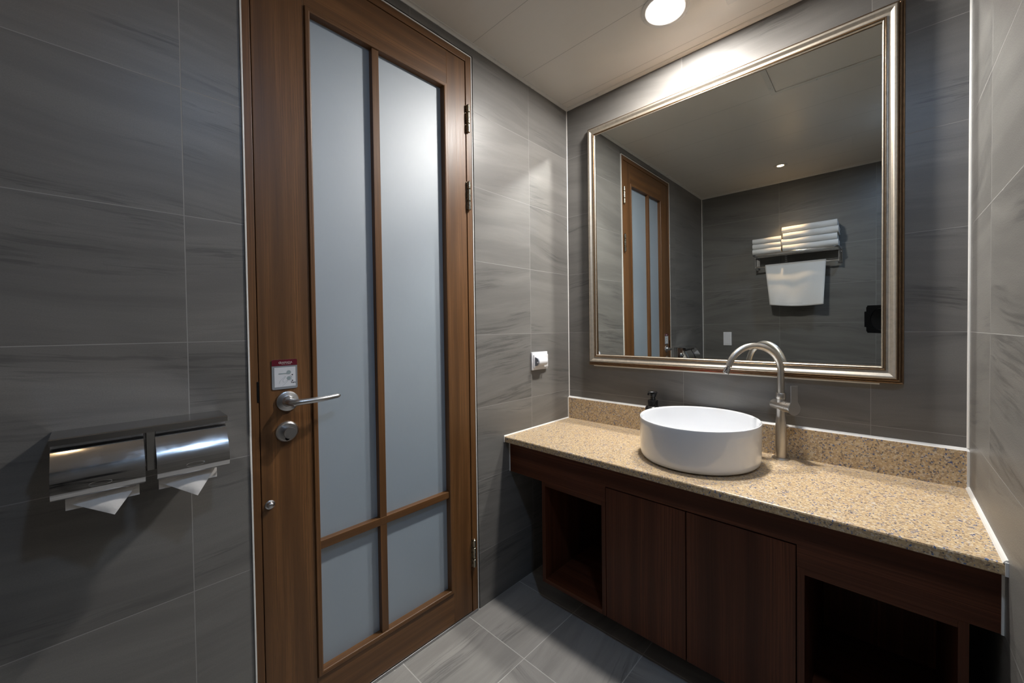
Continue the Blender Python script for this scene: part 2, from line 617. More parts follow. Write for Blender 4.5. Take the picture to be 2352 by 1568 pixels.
# ------------------------------------------------------------------ door
# opening: dark gap, pale sealant strip, wooden casing, leaf
door = bpy.data.objects.new('door_1', None)
C.objects.link(door)
door.location = (0, -1.0, 0)
door['kind'] = 'structure'
door['label'] = 'brown wooden door with tall frosted glass panes'
LY0, LY1, LZ0, LZ1 = -1.3565, -0.6600, 0.0125, 2.2065   # leaf
CY0, CY1, CZ = -1.3765, -0.6320, 2.2345                  # casing outer edge


def surround(bm, x0, x1, y0, y1, z1, wdt, bev=0.0):
    """three sided surround, outer edge at y0, y1, z1"""
    box(bm, x0, x1, y0, y0 + wdt, 0, z1, bev)
    box(bm, x0, x1, y1 - wdt, y1, 0, z1, bev)
    box(bm, x0, x1, y0 + wdt, y1 - wdt, z1 - wdt, z1, bev)


bm = bmesh.new()
box(bm, -0.0998, -0.060, OY0, OY1, 0, OZ)
obj('door_back_stop', bm, m_black_gap, door)
bm = bmesh.new()
box(bm, -0.06, -0.004, OY0 + 0.0002, CY0, 0, OZ)
box(bm, -0.06, -0.004, CY1, OY1 - 0.0002, 0, OZ)
box(bm, -0.06, -0.004, OY0, OY1, CZ, OZ - 0.0002)
obj('door_shadow_gap', bm, m_black_gap, door)
bm = bmesh.new()
surround(bm, -0.05, 0.0035, CY0 - 0.0035, CY1 + 0.0045, CZ + 0.0045, 0.0040, 0.0008)
obj('sealant_strip', bm, m_silicone, door)['label'] = 'white sealant strip along the casing'
bm = bmesh.new()
box(bm, -0.055, 0.002, CY0, LY0 - 0.0022, 0.0, CZ, 0.0010)
box(bm, -0.055, 0.002, LY1 + 0.0028, CY1, 0.0, CZ, 0.0010)
obj('door_casing', bm, m_wood_v, door)
obj('door_casing_head', B(-0.055, 0.0021, LY0 - 0.0022, LY1 + 0.0028, LZ1 + 0.0026, CZ, 0.0010), m_wood_h, door)
obj('threshold', B(-0.055, 0.0035, CY0, CY1, 0.0, 0.0105, 0.001), m_steel_dark, door)

GY0, GY1, GZ0, GZ1 = -1.2155, -0.7610, 0.1470, 2.0655   # glass opening
MW = 0.0150
SY0, SY1, SZ0, SZ1 = GY0 - MW, GY1 + MW, GZ0 - MW, GZ1 + MW
XF = 0.0
XB = -0.036
obj('stile', B(XB, XF, LY0, SY0, LZ0, LZ1, 0.0012), m_wood_v, door)
obj('stile', B(XB, XF, SY1, LY1, LZ0, LZ1, 0.0012), m_wood_v, door)
obj('rail', B(XB, XF, SY0, SY1, SZ1, LZ1, 0.0006), m_wood_h, door)
obj('rail', B(XB, XF, SY0, SY1, LZ0, SZ0, 0.0006), m_wood_h, door)


def rect_sweep(bm, prof_, y0, y1, za, zb):
    """prof_: (inset from outer edge, x); a mitred rectangular moulding in the plane of the door"""
    rings = []
    for t_, x in prof_:
        rings.append([bm.verts.new(c) for c in ((x, y0 + t_, za + t_), (x, y1 - t_, za + t_), (x, y1 - t_, zb - t_), (x, y0 + t_, zb - t_))])
    for a, b in zip(rings, rings[1:]):
        for i in range(4):
            j = (i + 1) % 4
            bm.faces.new((a[i], a[j], b[j], b[i]))


# raised bead round the glass, its upright and level runs cut at the mitre
bprof = [(0.0, -0.03), (0.0, -0.0015), (0.0012, -0.0028), (0.0016, 0.0040), (0.0030, 0.0052), (MW - 0.004, 0.0052), (MW - 0.001, 0.0040), (MW, 0.0020), (MW, -0.027)]


def half_bead(level):
    bm_ = bmesh.new()
    for side in (0, 1):
        A, Bq = [], []
        for t_, x in bprof:
            ya, yb, za, zb = SY0 + t_, SY1 - t_, SZ0 + t_, SZ1 - t_
            if level:
                zz = za if side == 0 else zb
                A.append(bm_.verts.new((x, ya, zz)))
                Bq.append(bm_.verts.new((x, yb, zz)))
            else:
                yy = ya if side == 0 else yb
                A.append(bm_.verts.new((x, yy, za)))
                Bq.append(bm_.verts.new((x, yy, zb)))
        for i in range(len(A) - 1):
            bm_.faces.new((A[i], A[i + 1], Bq[i + 1], Bq[i]))
    return bm_


obj('glazing_bead', half_bead(False), m_wood_v, door)
obj('glazing_bead', half_bead(True), m_wood_h, door)
MY0, MY1, MZ0, MZ1 = -1.0335, -1.0105, 0.5060, 0.5310
XG_ = -0.0205
obj('muntin', B(XG_ - 0.003, -0.001, MY0, MY1, GZ0, GZ1, 0.0012), m_wood_v, door)
bm = bmesh.new()
box(bm, XG_ - 0.003, -0.0005, GY0, MY0 + 0.0004, MZ0, MZ1, 0.0012)
box(bm, XG_ - 0.003, -0.0005, MY1 - 0.0004, GY1, MZ0, MZ1, 0.0012)
box(bm, XG_ - 0.003, -0.0004, MY0, MY1, MZ0, MZ1, 0.0008)
obj('muntin', bm, m_wood_h, door)
for (a, b, c, d) in [(GY0, MY0, MZ1, GZ1), (MY1, GY1, MZ1, GZ1), (GY0, MY0, GZ0, MZ0), (MY1, GY1, GZ0, MZ0)]:
    obj('glass_pane', B(XG_ - 0.008, XG_, a, b, c, d), m_frost, door)['label'] = 'frosted blue grey glass'

# hinges on the casing side
for (za, zb) in [(1.929, 2.0365), (1.6233, 1.7365), (0.1926, 0.3037)]:
    bm = bmesh.new()
    yy = LY1 + 0.0035
    h3 = (zb - za)
    m_ = place((0.0085, yy + 0.004, za), (0, 0, 1))
    q = []
    for k, (s0, s1) in enumerate([(0.0, 0.30), (0.32, 0.72), (0.74, 1.0)]):
        a_, b_ = s0 * h3, s1 * h3
        q += [(0.0062, a_ + 0.0012), (0.0072, a_ + 0.0022), (0.0072, b_ - 0.0022), (0.0062, b_ - 0.0012)]
        if k < 2:
            q += [(0.0045, b_ - 0.0008), (0.0045, b_ + 0.0010)]
    q = [(0.0, 0.0), (0.0035, 0.0), (0.0062, 0.0008)] + q + [(0.004, h3), (0.0022, h3 + 0.003), (0.0, h3 + 0.004)]
    lathe(bm, q, m_, 24, cap=False)
    box(bm, -0.004, 0.0038, yy - 0.0052, yy - 0.0002, za + 0.002, zb - 0.002)
    obj('hinge', bm, m_hinge, door, smooth=True)

# lever handle
bm = bmesh.new()
ry, rz = -1.2923, 0.9575
mx = place((0, ry, rz), (1, 0, 0))
lathe(bm, [(0.0, 0.0), (0.0275, 0.0), (0.0278, 0.002), (0.0268, 0.0048), (0.024, 0.0062), (0.018, 0.0072), (0.0150, 0.0085), (0.0132, 0.0125), (0.0112, 0.016), (0.0, 0.016)], mx, 48, cap=False)
hr = obj('door_handle', bm, m_lever, door, smooth=True)
hr['label'] = 'satin steel lever handle on a round rose'
bm = bmesh.new()
pts, rad = [], []
for i in range(26):
    s = i / 25
    if s < 0.30:
        k = s / 0.30
        x = 0.010 + 0.036 * math.sin(k * PI / 2)
        y = ry + 0.022 * (1 - math.cos(k * PI / 2))
    else:
        k = (s - 0.30) / 0.70
        x = 0.046 + 0.006 * math.sin(k * PI) - 0.004 * k
        y = ry + 0.022 + 0.100 * k
    zz = rz - 0.0015 + 0.0015 * s + 0.004 * s * s
    pts.append((x, y, zz))
    rad.append(0.0122 - 0.0022 * min(1, s / 0.3) - 0.0030 * s if s < 0.985 else 0.0048)
pts.append((pts[-1][0], pts[-1][1] + 0.0035, pts[-1][2]))
rad.append(0.0015)
tube(bm, pts, rad, 24, flat=(0.92, (0, 0, 1)))
obj('lever', bm, m_lever, hr, smooth=True)

# thumb turn below the lever
bm = bmesh.new()
ty, tz = -1.295, 0.8735
mx = place((0, ty, tz), (1, 0, 0))
lathe(bm, [(0.0, 0.0), (0.0272, 0.0), (0.0280, 0.003), (0.0265, 0.006), (0.0235, 0.0085), (0.0, 0.0085)], mx, 48, cap=False)
tt = obj('thumb_turn', bm, m_lever, door, smooth=True)
tt['label'] = 'round thumb turn lock under the lever'
bm = bmesh.new()
lathe(bm, [(0.0130, 0.008), (0.0135, 0.016), (0.0150, 0.026), (0.0155, 0.0285), (0.0148, 0.0300), (0.0, 0.0300)], mx, 40, cap=False)
obj('turn_knob', bm, m_steel_dark, tt, smooth=True)
bm = bmesh.new()
lathe(bm, [(0.0058, 0.0084), (0.0052, 0.0092), (0.0, 0.0092)], place((0, ty - 0.001, tz - 0.0180), (1, 0, 0)), 24, cap=False)
obj('key_slot', bm, m_black_matt, tt)
# small round catch near the edge
bm = bmesh.new()
mx = place((0, -1.3385, 0.6830), (1, 0, 0))
lathe(bm, [(0.0, 0.0), (0.0118, 0.0), (0.0118, 0.0015), (0.0095, 0.003), (0.0082, 0.0035), (0.0080, 0.008), (0.0068, 0.0105), (0.0045, 0.012), (0.0, 0.0124)], mx, 36, cap=False)
obj('door_knob', bm, m_lever, door, smooth=True)['label'] = 'small round metal button near the door edge'
# strike plate on the casing
bm = bmesh.new()
box(bm, -0.03, 0.0030, LY0 - 0.0058, LY0 - 0.0012, 0.9625, 1.0185, 0.0012)
obj('strike_plate', bm, m_black_matt, door)


# ------------------------------------------------------------------ instruction sign stuck on the door
def wall_text(name, s, size, y, z, x, mat, parent, bold=0.0, depth=0.0001, ax=0.5):
    cu = bpy.data.curves.new(name, 'FONT')
    cu.body = s
    cu.size = size
    cu.extrude = depth
    cu.offset = bold
    cu.align_x = 'CENTER'
    cu.align_y = 'CENTER'
    tmp = bpy.data.objects.new('tmp_text', cu)
    C.objects.link(tmp)
    dg = bpy.context.evaluated_depsgraph_get()
    me = bpy.data.meshes.new_from_object(tmp.evaluated_get(dg))
    bpy.data.objects.remove(tmp)
    m_ = Matrix(((0, 0, 1, x), (1, 0, 0, y), (0, 1, 0, z), (0, 0, 0, 1)))
    me.transform(m_)
    me.transform(Matrix.Translation(-parent.location))
    me.materials.clear()
    me.materials.append(mat)
    me.name = name
    o = bpy.data.objects.new(name, me)
    o.parent = parent
    C.objects.link(o)
    return o


def rr(y0, y1, za, zb, r, n=6, corners=(1, 1, 1, 1)):
    out = []
    for k, (cy, cz, a0) in enumerate([(y1 - r, zb - r, 0), (y0 + r, zb - r, PI / 2), (y0 + r, za + r, PI), (y1 - r, za + r, 1.5 * PI)]):
        if corners[k]:
            out += [(cy + r * math.cos(a0 + PI / 2 * i / n), cz + r * math.sin(a0 + PI / 2 * i / n)) for i in range(n + 1)]
        else:
            out.append(((y1, y0, y0, y1)[k], (zb, zb, za, za)[k]))
    return out


Y0, Y1, Z0, Z1 = -1.3278, -1.2668, 0.9920, 1.0735
sign = thing('instruction_sign', 'small square plastic sign with burgundy header above the door lever', 'sign', (0, -1.297, Z0))
obj('sign_plate', prism(bmesh.new(), rr(Y0, Y1, Z0, Z1, 0.0040), 'x', 0.0, 0.0018), m_sign_grey, sign)
obj('sign_header', prism(bmesh.new(), rr(Y0, Y1, Z1 - 0.0170, Z1, 0.0040, corners=(1, 1, 0, 0)), 'x', 0.0018, 0.0021), m_sign_red, sign)
obj('sign_panel', prism(bmesh.new(), rr(Y0 + 0.0058, Y1 - 0.0045, Z0 + 0.0065, Z1 - 0.0215, 0.0003), 'x', 0.0018, 0.0021), m_sign_white, sign)
wall_text('sign_lettering', 'RAMADA', 0.0070, -1.2935, Z1 - 0.0085, 0.0022, m_ink_pale, sign)
wall_text('sign_lettering', 'HOTEL & SUITES', 0.0032, -1.2935, Z1 - 0.0128, 0.0022, m_ink_pale, sign)
wall_text('sign_lettering', 'Turn', 0.0060, -1.2775, Z0 + 0.0165, 0.0022, m_ink, sign, bold=0.0002)
# round emblem: a ring of small leaves
bm = bmesh.new()
ey, ez = -1.3085, Z1 - 0.0086
for k in range(8):
    a = 2 * PI * k / 8
    pts = [(ey + 0.0014 * math.cos(a + 0.2), ez + 0.0014 * math.sin(a + 0.2)), (ey + 0.0031 * math.cos(a - 0.25), ez + 0.0031 * math.sin(a - 0.25)),
           (ey + 0.0034 * math.cos(a + 0.12), ez + 0.0034 * math.sin(a + 0.12)), (ey + 0.0026 * math.cos(a + 0.45), ez + 0.0026 * math.sin(a + 0.45))]
    prism(bm, pts, 'x', 0.0021, 0.0023)
obj('sign_emblem', bm, m_ink_pale, sign)
# the little drawing: lever, knob, hand, turning arrow
bm = bmesh.new()
ly, lz = Y1 - 0.0210, Z0 + 0.0455
lathe(bm, [(0.0052, 0.0), (0.0052, 0.0003), (0.0, 0.0003)], place((0.0021, ly, lz), (1, 0, 0)), 24, cap=False)
prism(bm, rr(ly - 0.0245, ly + 0.003, lz - 0.0042, lz - 0.0016, 0.0008), 'x', 0.0021, 0.0025)
lathe(bm, [(0.0052, 0.0), (0.0052, 0.0003), (0.0, 0.0003)], place((0.0021, ly, lz - 0.0165), (1, 0, 0)), 24, cap=False)
obj('sign_drawing', bm, m_ink_grey, sign)
bm = bmesh.new()
for cy, cz in ((ly + 0.0085, lz - 0.0075), (ly + 0.0085, lz - 0.0235)):
    lathe(bm, [(0.0017, 0.0), (0.0017, 0.0003), (0.0, 0.0003)], place((0.0021, cy, cz), (1, 0, 0)), 16, cap=False)
for a0, a1 in ((70, 10), (-10, -70)):
    tube(bm, [(0.0022, ly + 0.0072 * math.cos(math.radians(a)), lz - 0.0162 + 0.0072 * math.sin(math.radians(a))) for a in [a0 + (a1 - a0) * i / 8 for i in range(9)]], 0.00025, 5)
obj('sign_drawing', bm, m_ink, sign)
bm = bmesh.new()
hand = [(0.0185, 0.0100), (0.0195, 0.0165), (0.0230, 0.0200), (0.0275, 0.0245), (0.0325, 0.0280), (0.0345, 0.0292), (0.0350, 0.0280), (0.0335, 0.0255), (0.0300, 0.0225),
        (0.0280, 0.0205), (0.0275, 0.0170), (0.0285, 0.0145), (0.0310, 0.0132), (0.0335, 0.0145), (0.0370, 0.0170), (0.0400, 0.0178), (0.0405, 0.0165), (0.0385, 0.0140), (0.0350, 0.0110), (0.0300, 0.0065), (0.0265, 0.0030)]
tube(bm, [(0.0022, Y0 + 0.0000 + a * 0.92, Z0 + 0.0055 + b) for a, b in hand], 0.00022, 5)
obj('sign_drawing', bm, m_ink_grey, sign)

# ------------------------------------------------------------------ double toilet paper holder on the left wall
hold = thing('toilet_paper_holder', 'double stainless steel toilet paper holder with two hinged flaps on the tiled wall', 'toilet paper holder', (0.0, -1.571, 0.83))
HY0, HY1, HZ = -1.7005, -1.4405, 0.9565
bm = bmesh.new()
prism(bm, [(0.0, HZ), (0.094, HZ), (0.0965, HZ - 0.002), (0.0965, HZ - 0.0125), (0.0945, HZ - 0.0125), (0.0945, HZ - 0.0035), (0.0, HZ - 0.0035)], 'y', HY0, HY1)
obj('top_cover', bm, m_flap_top, hold)
bm = bmesh.new()
box(bm, 0.0, 0.003, HY0 + 0.001, HY1 - 0.001, 0.852, HZ - 0.004)
box(bm, 0.003, 0.085, -1.5745, -1.5735, 0.862, HZ - 0.004)
box(bm, 0.003, 0.085, -1.5605, -1.5595, 0.862, HZ - 0.004)
box(bm, 0.0840, 0.0850, -1.5745, -1.5595, 0.862, HZ - 0.004)
obj('bracket', bm, m_chrome, hold)
for yy in (-1.6985, -1.4430):
    obj('end_plate', B(0.003, 0.070, yy - 0.0008, yy + 0.0008, 0.868, HZ - 0.004), m_chrome, hold)
# flap profile in the x z plane: straight slope, a soft bend, a full round belly and an upturned lip
fp = [(0.0780, 0.9445), (0.0862, 0.9348), (0.0943, 0.9250), (0.1013, 0.9150), (0.1080, 0.9050), (0.1116, 0.8990), (0.1148, 0.8930), (0.1176, 0.8865), (0.1198, 0.8800), (0.1212, 0.8725), (0.1216, 0.8650),
      (0.1210, 0.8585), (0.1192, 0.8530), (0.1160, 0.8485), (0.1115, 0.8458), (0.1060, 0.8448)]


def flap(y0, y1):
    bm_ = bmesh.new()
    ribbon(bm_, fp, 0.0012, 'y', y0, y1)
    # folded side returns
    for yy in (y0, y1 - 0.0008):
        prism(bm_, [(x, z) for x, z in fp] + [(0.1030, 0.8560)] + [(x - 0.010, z) for x, z in fp[::-1] if z > 0.857], 'y', yy, yy + 0.0008)
    return bm_


for y0, y1 in ((-1.6992, -1.5780), (-1.5610, -1.4425)):
    f_ = obj('flap', flap(y0, y1), m_flap, hold, smooth=True)
    f_['label'] = 'curved polished steel flap'
    yc = (y0 + y1) / 2
    bm = bmesh.new()
    n_ = 28
    tube(bm, [(0.1218 + 0.0002 * math.cos(2 * a), yc + 0.015 * math.cos(a), 0.8660 + 0.0042 * math.sin(a)) for a in [2 * PI * i / n_ for i in range(n_ + 1)]], 0.0004, 5, cap=False)
    obj('embossed_mark', bm, m_flap, f_, smooth=True)

for k, (y0, y1, tip, lab) in enumerate([(-1.683, -1.586, -1.6215, 'white toilet roll under the left flap with its end folded to a point'),
                                        (-1.5575, -1.4620, -1.4985, 'white toilet roll under the right flap with its end folded to a point')]):
    rt = thing('toilet_roll', lab, 'toilet roll', (0.050, (y0 + y1) / 2, 0.885), group='toilet rolls in the double holder')
    bm = bmesh.new()
    mx = place((0.052, y0 + 0.001, 0.8935), (0, 1, 0))
    L_ = y1 - y0 - 0.002
    lathe(bm, [(0.019, 0.0), (0.046, 0.0), (0.0465, 0.001), (0.0465, L_ - 0.001), (0.046, L_), (0.019, L_)], mx, 64, cap=False)
    obj('paper_roll', bm, m_paper, rt, smooth=True)
    bm = bmesh.new()
    lathe(bm, [(0.0185, 0.0), (0.0190, 0.0), (0.0190, L_), (0.0185, L_)], mx, 32, cap=False)
    obj('cardboard_core', bm, m_card, rt, smooth=True)
    bm = bmesh.new()
    zb = 0.8190 if k == 0 else 0.8195
    # the hanging sheet behind
    ny = 12
    def sheet(yv, s, x0_=0.090):
        return Vector((x0_ + 0.004 * math.sin(s * 2.2) + 0.0012 * math.sin((yv - y0) * 90), yv, 0.862 + (zb - 0.862) * s))
    g_ = [[bm.verts.new(sheet(y0 + (y1 - y0) * i / ny, j / 5)) for i in range(ny + 1)] for j in range(6)]
    g2 = [[bm.verts.new(v.co + Vector((-0.0007, 0, 0))) for v in r_] for r_ in g_]
    for G in (g_, g2):
        for j in range(5):
            for i in range(ny):
                bm.faces.new((G[j][i], G[j][i + 1], G[j + 1][i + 1], G[j + 1][i]))
    # the folded triangle in front
    zt = 0.850
    ztip = 0.7965 if k == 0 else 0.7935
    top_l, top_r = Vector((0.0995, y0 + 0.003, zt - 0.016)), Vector((0.0995, y1 - 0.0015, zt - 0.004))
    top_ll = Vector((0.0970, y0 + 0.003, zt + 0.006))
    top_r0 = Vector((0.0970, y1 - 0.0015, zt + 0.006))
    tp = Vector((0.1150, tip, ztip))
    def tri(p0, p1, p2, n2=10, bulge=0.004):
        rows = []
        for j in range(n2 + 1):
            a_ = p0.lerp(p2, j / n2)
            b_ = p1.lerp(p2, j / n2)
            row = []
            for i in range(n2 + 1 - j):
                f0 = i / max(1, n2 - j)
                q_ = a_.lerp(b_, f0)
                sbl = (1 - j / n2) * j / n2 * 4
                row.append(bm.verts.new(q_ + Vector((bulge * sbl * math.sin(PI * min(1, max(0, f0))), 0, 0))))
            rows.append(row)
        for j in range(n2):
            for i in range(len(rows[j + 1])):
                bm.faces.new((rows[j][i], rows[j][i + 1], rows[j + 1][i]))
                if i + 1 < len(rows[j + 1]):
                    bm.faces.new((rows[j][i + 1], rows[j + 1][i + 1], rows[j + 1][i]))
    tri(top_ll, top_r, top_l, 6, 0.0)
    tri(top_ll, top_r0, top_r, 3, 0.0)
    tri(top_l, top_r, tp)
    o = obj('paper_end', bm, m_paper, rt, smooth=True)

# ------------------------------------------------------------------ white plastic fixture on the door wall
fx = thing('socket_cover', 'white plastic wall box with rounded hinged cover beside the room corner', 'socket cover', (0.0, -0.235, 0.954))
obj('base_plate', B(0.0, 0.0105, -0.2975, -0.1860, 0.9545, 1.0395, 0.0025), m_plastic, fx, smooth=True)
obj('frame', B(0.0100, 0.0165, -0.2900, -0.1890, 0.9650, 1.0270, 0.0020), m_plastic, fx, smooth=True)
bm = bmesh.new()
pr = [(0.016, 0.9735)] + [(0.0225 + 0.0175 * math.cos(a), 0.9945 + 0.0195 * math.sin(a)) for a in [-PI / 2 + PI * i / 16 for i in range(17)]] + [(0.016, 1.0180)]
prism(bm, pr, 'y', -0.2780, -0.2180)
obj('rounded_cover', bm, m_plastic, fx, smooth=True)
bm = bmesh.new()
pr = [(0.0162, 0.9745)] + [(0.0225 + 0.0170 * math.cos(a), 0.9945 + 0.0190 * math.sin(a)) for a in [-PI / 2 + PI * i / 16 for i in range(17)]] + [(0.0162, 1.0170)]
prism(bm, pr, 'y', -0.2850, -0.2782)  # end of the rounded cover, coloured darker grey than the rest
obj('cover_end', bm, m_end_grey, fx, smooth=True)['label'] = 'darker grey end of the cover'
bm = bmesh.new()
lathe(bm, [(0.0035, 0.0), (0.0035, 0.002), (0.0, 0.002)], place((0.034, -0.2850, 0.9920), (0, -1, 0)), 20, cap=False)
obj('pivot', bm, m_plastic, fx, smooth=True)

# ------------------------------------------------------------------ mirror
mir = thing('wall_mirror', 'large wall mirror in a champagne silver moulded frame above the basin', 'mirror', (0.715, 0.0, 0.967))
FX0, FX1, FZ0, FZ1 = 0.1385, 1.2915, 0.9670, 2.1320
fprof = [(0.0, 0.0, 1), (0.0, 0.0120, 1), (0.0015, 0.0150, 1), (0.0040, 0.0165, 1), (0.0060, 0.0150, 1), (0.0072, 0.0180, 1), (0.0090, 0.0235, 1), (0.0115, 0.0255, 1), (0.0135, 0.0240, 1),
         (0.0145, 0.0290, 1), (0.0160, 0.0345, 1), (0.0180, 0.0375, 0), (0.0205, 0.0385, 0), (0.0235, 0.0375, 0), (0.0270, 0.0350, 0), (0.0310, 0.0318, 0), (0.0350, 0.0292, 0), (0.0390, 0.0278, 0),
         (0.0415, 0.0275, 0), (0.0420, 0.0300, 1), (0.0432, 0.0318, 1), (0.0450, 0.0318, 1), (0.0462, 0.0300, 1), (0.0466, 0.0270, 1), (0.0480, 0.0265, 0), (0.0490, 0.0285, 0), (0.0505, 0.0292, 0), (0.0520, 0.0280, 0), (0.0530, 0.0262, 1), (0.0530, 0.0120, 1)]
bm = bmesh.new()
rings = []
for t_, d_, mi in fprof:
    rings.append([bm.verts.new(c) for c in ((FX0 + t_, -d_, FZ0 + t_), (FX1 - t_, -d_, FZ0 + t_), (FX1 - t_, -d_, FZ1 - t_), (FX0 + t_, -d_, FZ1 - t_))])
for k, (a, b) in enumerate(zip(rings, rings[1:])):
    for i in range(4):
        j = (i + 1) % 4
        f = bm.faces.new((a[i], a[j], b[j], b[i]))
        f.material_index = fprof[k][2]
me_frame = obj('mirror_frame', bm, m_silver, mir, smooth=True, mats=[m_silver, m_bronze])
# the glass hangs a touch forward at the top
nrm = Vector((0.0054807, -0.99993218, -0.01027652))
m0 = Vector((0.7, -0.02, 1.6))
bm = bmesh.new()
gy = lambda x, z: m0.y - (nrm.x * (x - m0.x) + nrm.z * (z - m0.z)) / nrm.y
fr = [bm.verts.new((x, gy(x, z), z)) for x, z in ((0.190, 1.018), (1.240, 1.018), (1.240, 2.081), (0.190, 2.081))]
bk = [bm.verts.new((v.co.x, v.co.y + 0.004, v.co.z)) for v in fr]
bm.faces.new(fr)
bm.faces.new(bk)
for i in range(4):
    bm.faces.new((fr[i], fr[(i + 1) % 4], bk[(i + 1) % 4], bk[i]))
obj('mirror_glass', bm, m_mirror, mir)
obj('back_board', B(0.155, 1.275, -0.0105, -0.0005, 0.985, 2.115), m_black_matt, mir)
# white sealant under the frame
obj('sealant_bead', B(0.160, 1.235, -0.006, 0.0, 0.9615, 0.9668, 0.001), m_silicone, mir)

# ------------------------------------------------------------------ countertop
ZT, ZB_ = 0.6810, 0.6565
ct = thing('countertop', 'speckled tan granite countertop carrying the round white basin', 'countertop', (0.714, -0.23, ZB_))
bm = bmesh.new()
pr = [(0.0, ZB_), (0.0, ZT), (-0.4680, ZT), (-0.4712, ZT - 0.0012), (-0.4725, ZT - 0.0045), (-0.4725, ZB_ + 0.002), (-0.4710, ZB_)]
prism(bm, pr, 'x', 0.001, W - 0.001)
obj('worktop', bm, m_granite, ct)


def bead_y(bm_, x, sx, y0, y1, z, r):
    prism(bm_, [(x, z), (x + sx * r, z), (x + sx * r * 0.7, z + r * 0.55), (x + sx * r * 0.35, z + r * 0.9), (x, z + r)], 'y', y0, y1)


for x, sx, r, e in ((0.0, 1, 0.0045, 0.003), (W, -1, 0.0075, 0.0045)):
    bm = bmesh.new()
    bead_y(bm, x, sx, -0.4725, -0.0105, ZT, r)
    box(bm, x, x + sx * e, -0.4758, -0.4724, ZB_, ZT + 0.003)
    obj('sealant_bead', bm, m_silicone, ct)['label'] = 'white silicone bead along the wall'
up = thing('granite_upstand', 'low speckled granite upstand against the wall under the mirror', 'backsplash', (0.714, 0.0, ZT))
obj('slab', B(0.001, W - 0.001, -0.0105, 0.0, ZT, 0.7880, 0.0006), m_granite, up)
bm = bmesh.new()
prism(bm, [(0.0, 0.7880), (-0.0095, 0.7880), (-0.006, 0.7905), (-0.003, 0.7935), (0.0, 0.7950)], 'x', 0.0, W)
box(bm, 0.0, 0.0035, -0.0140, -0.0104, ZT, 0.7882)
box(bm, W - 0.005, W, -0.0150, -0.0104, ZT, 0.7882)
obj('sealant_bead', bm, m_silicone, up)['label'] = 'white silicone bead round the upstand'

# ------------------------------------------------------------------ vanity cabinet
van = thing('vanity_cabinet', 'dark brown wooden vanity cabinet hung under the granite countertop', 'cabinet', (0.714, -0.22, 0.105))
FY = -0.4400
CB = 0.1050
bm = bmesh.new()
pr_ = [(0.0035, 0.5215), (0.4920, 0.5215), (0.4920, 0.5790), (1.0750, 0.5790), (1.0750, 0.5215), (W - 0.0035, 0.5215), (W - 0.0035, ZB_ - 0.0002), (0.0035, ZB_ - 0.0002)]
prism(bm, pr_, 'y', FY, FY + 0.018)
obj('apron', bm, m_cab_h, van)
# centre carcass behind the doors
bm = bmesh.new()
box(bm, 0.4925, 0.5105, FY + 0.020, -0.002, CB, 0.5755)
box(bm, 1.0570, 1.0745, FY + 0.020, -0.002, CB, 0.5755)
box(bm, 0.5105, 1.0570, FY + 0.020, -0.002, CB, CB + 0.018)
box(bm, 0.5105, 1.0570, -0.012, -0.002, CB + 0.018, 0.5755)
obj('carcass', bm, m_cab_in, van)
for x0, x1, hx in ((0.4945, 0.7815, 0), (0.7853, 1.0727, 1)):
    obj('cabinet_door', B(x0, x1, FY - 0.0005, FY + 0.018, CB, 0.5750, 0.0010), m_cab_v, van)


def open_box(x0, x1):
    z1 = 0.5212
    y0, y1 = FY, -0.002
    th = 0.0165
    obj('side_panel', B(x0, x0 + th, y0, y1, CB, z1, 0.0006), m_cab_v, van)
    obj('side_panel', B(x1 - th, x1, y0, y1, CB, z1, 0.0006), m_cab_v, van)
    obj('shelf_board', B(x0 + th, x1 - th, y0, y1, CB, CB + th, 0.0004), m_cab_h, van)
    obj('shelf_board', B(x0 + th, x1 - th, y0, y1, z1 - th, z1, 0.0004), m_cab_h, van)
    obj('back_panel', B(x0 + th, x1 - th, -0.008, -0.002, CB + th, z1 - th), m_cab_v, van)


open_box(0.1875, 0.4918)
open_box(1.0757, 1.3810)
for x0, x1 in ((0.0, 0.0034), (W - 0.0040, W)):
    obj('sealant_bead', B(x0, x1, FY - 0.0030, FY + 0.001, 0.5215, ZB_), m_silicone, van)['label'] = 'white silicone bead where the apron meets the wall'

# ------------------------------------------------------------------ basin
bx, by, br = 0.7420, -0.2135, 0.2030
bas = thing('wash_basin', 'round white ceramic vessel basin standing on the granite countertop', 'basin', (bx, by, ZT))
bm = bmesh.new()
z = 0.0
pr_ = [(0.0, 0.0022), (0.180, 0.0022), (0.1885, 0.0030), (0.1945, 0.0058), (0.1985, 0.0105), (0.2005, 0.0170), (0.2015, 0.030), (0.2020, 0.070), (br - 0.0004, 0.115), (br, 0.1405), (br - 0.0008, 0.1432),
       (br - 0.0030, 0.1446), (br - 0.0060, 0.1440), (br - 0.0080, 0.1420), (br - 0.0090, 0.1380), (br - 0.0100, 0.110), (br - 0.0120, 0.070), (0.1840, 0.045), (0.1720, 0.0300), (0.1500, 0.0190), (0.1150, 0.0130), (0.0700, 0.0100), (0.0300, 0.0085), (0.0, 0.0085)]
lathe(bm, pr_, Matrix.Translation((bx, by, ZT)), 128, cap=False)
obj('bowl', bm, m_ceramic, bas, smooth=True)
bm = bmesh.new()
lathe(bm, [(0.0, 0.0), (0.177, 0.0), (0.177, 0.0024), (0.0, 0.0024)], Matrix.Translation((bx, by, ZT)), 96, cap=False)
obj('foot_joint', bm, m_black_matt, bas)
bm = bmesh.new()
lathe(bm, [(0.0, 0.0112), (0.017, 0.0118), (0.0215, 0.0108), (0.0225, 0.0086), (0.0, 0.0086)], Matrix.Translation((bx, by, ZT)), 40, cap=False)
obj('drain', bm, m_chrome, bas, smooth=True)

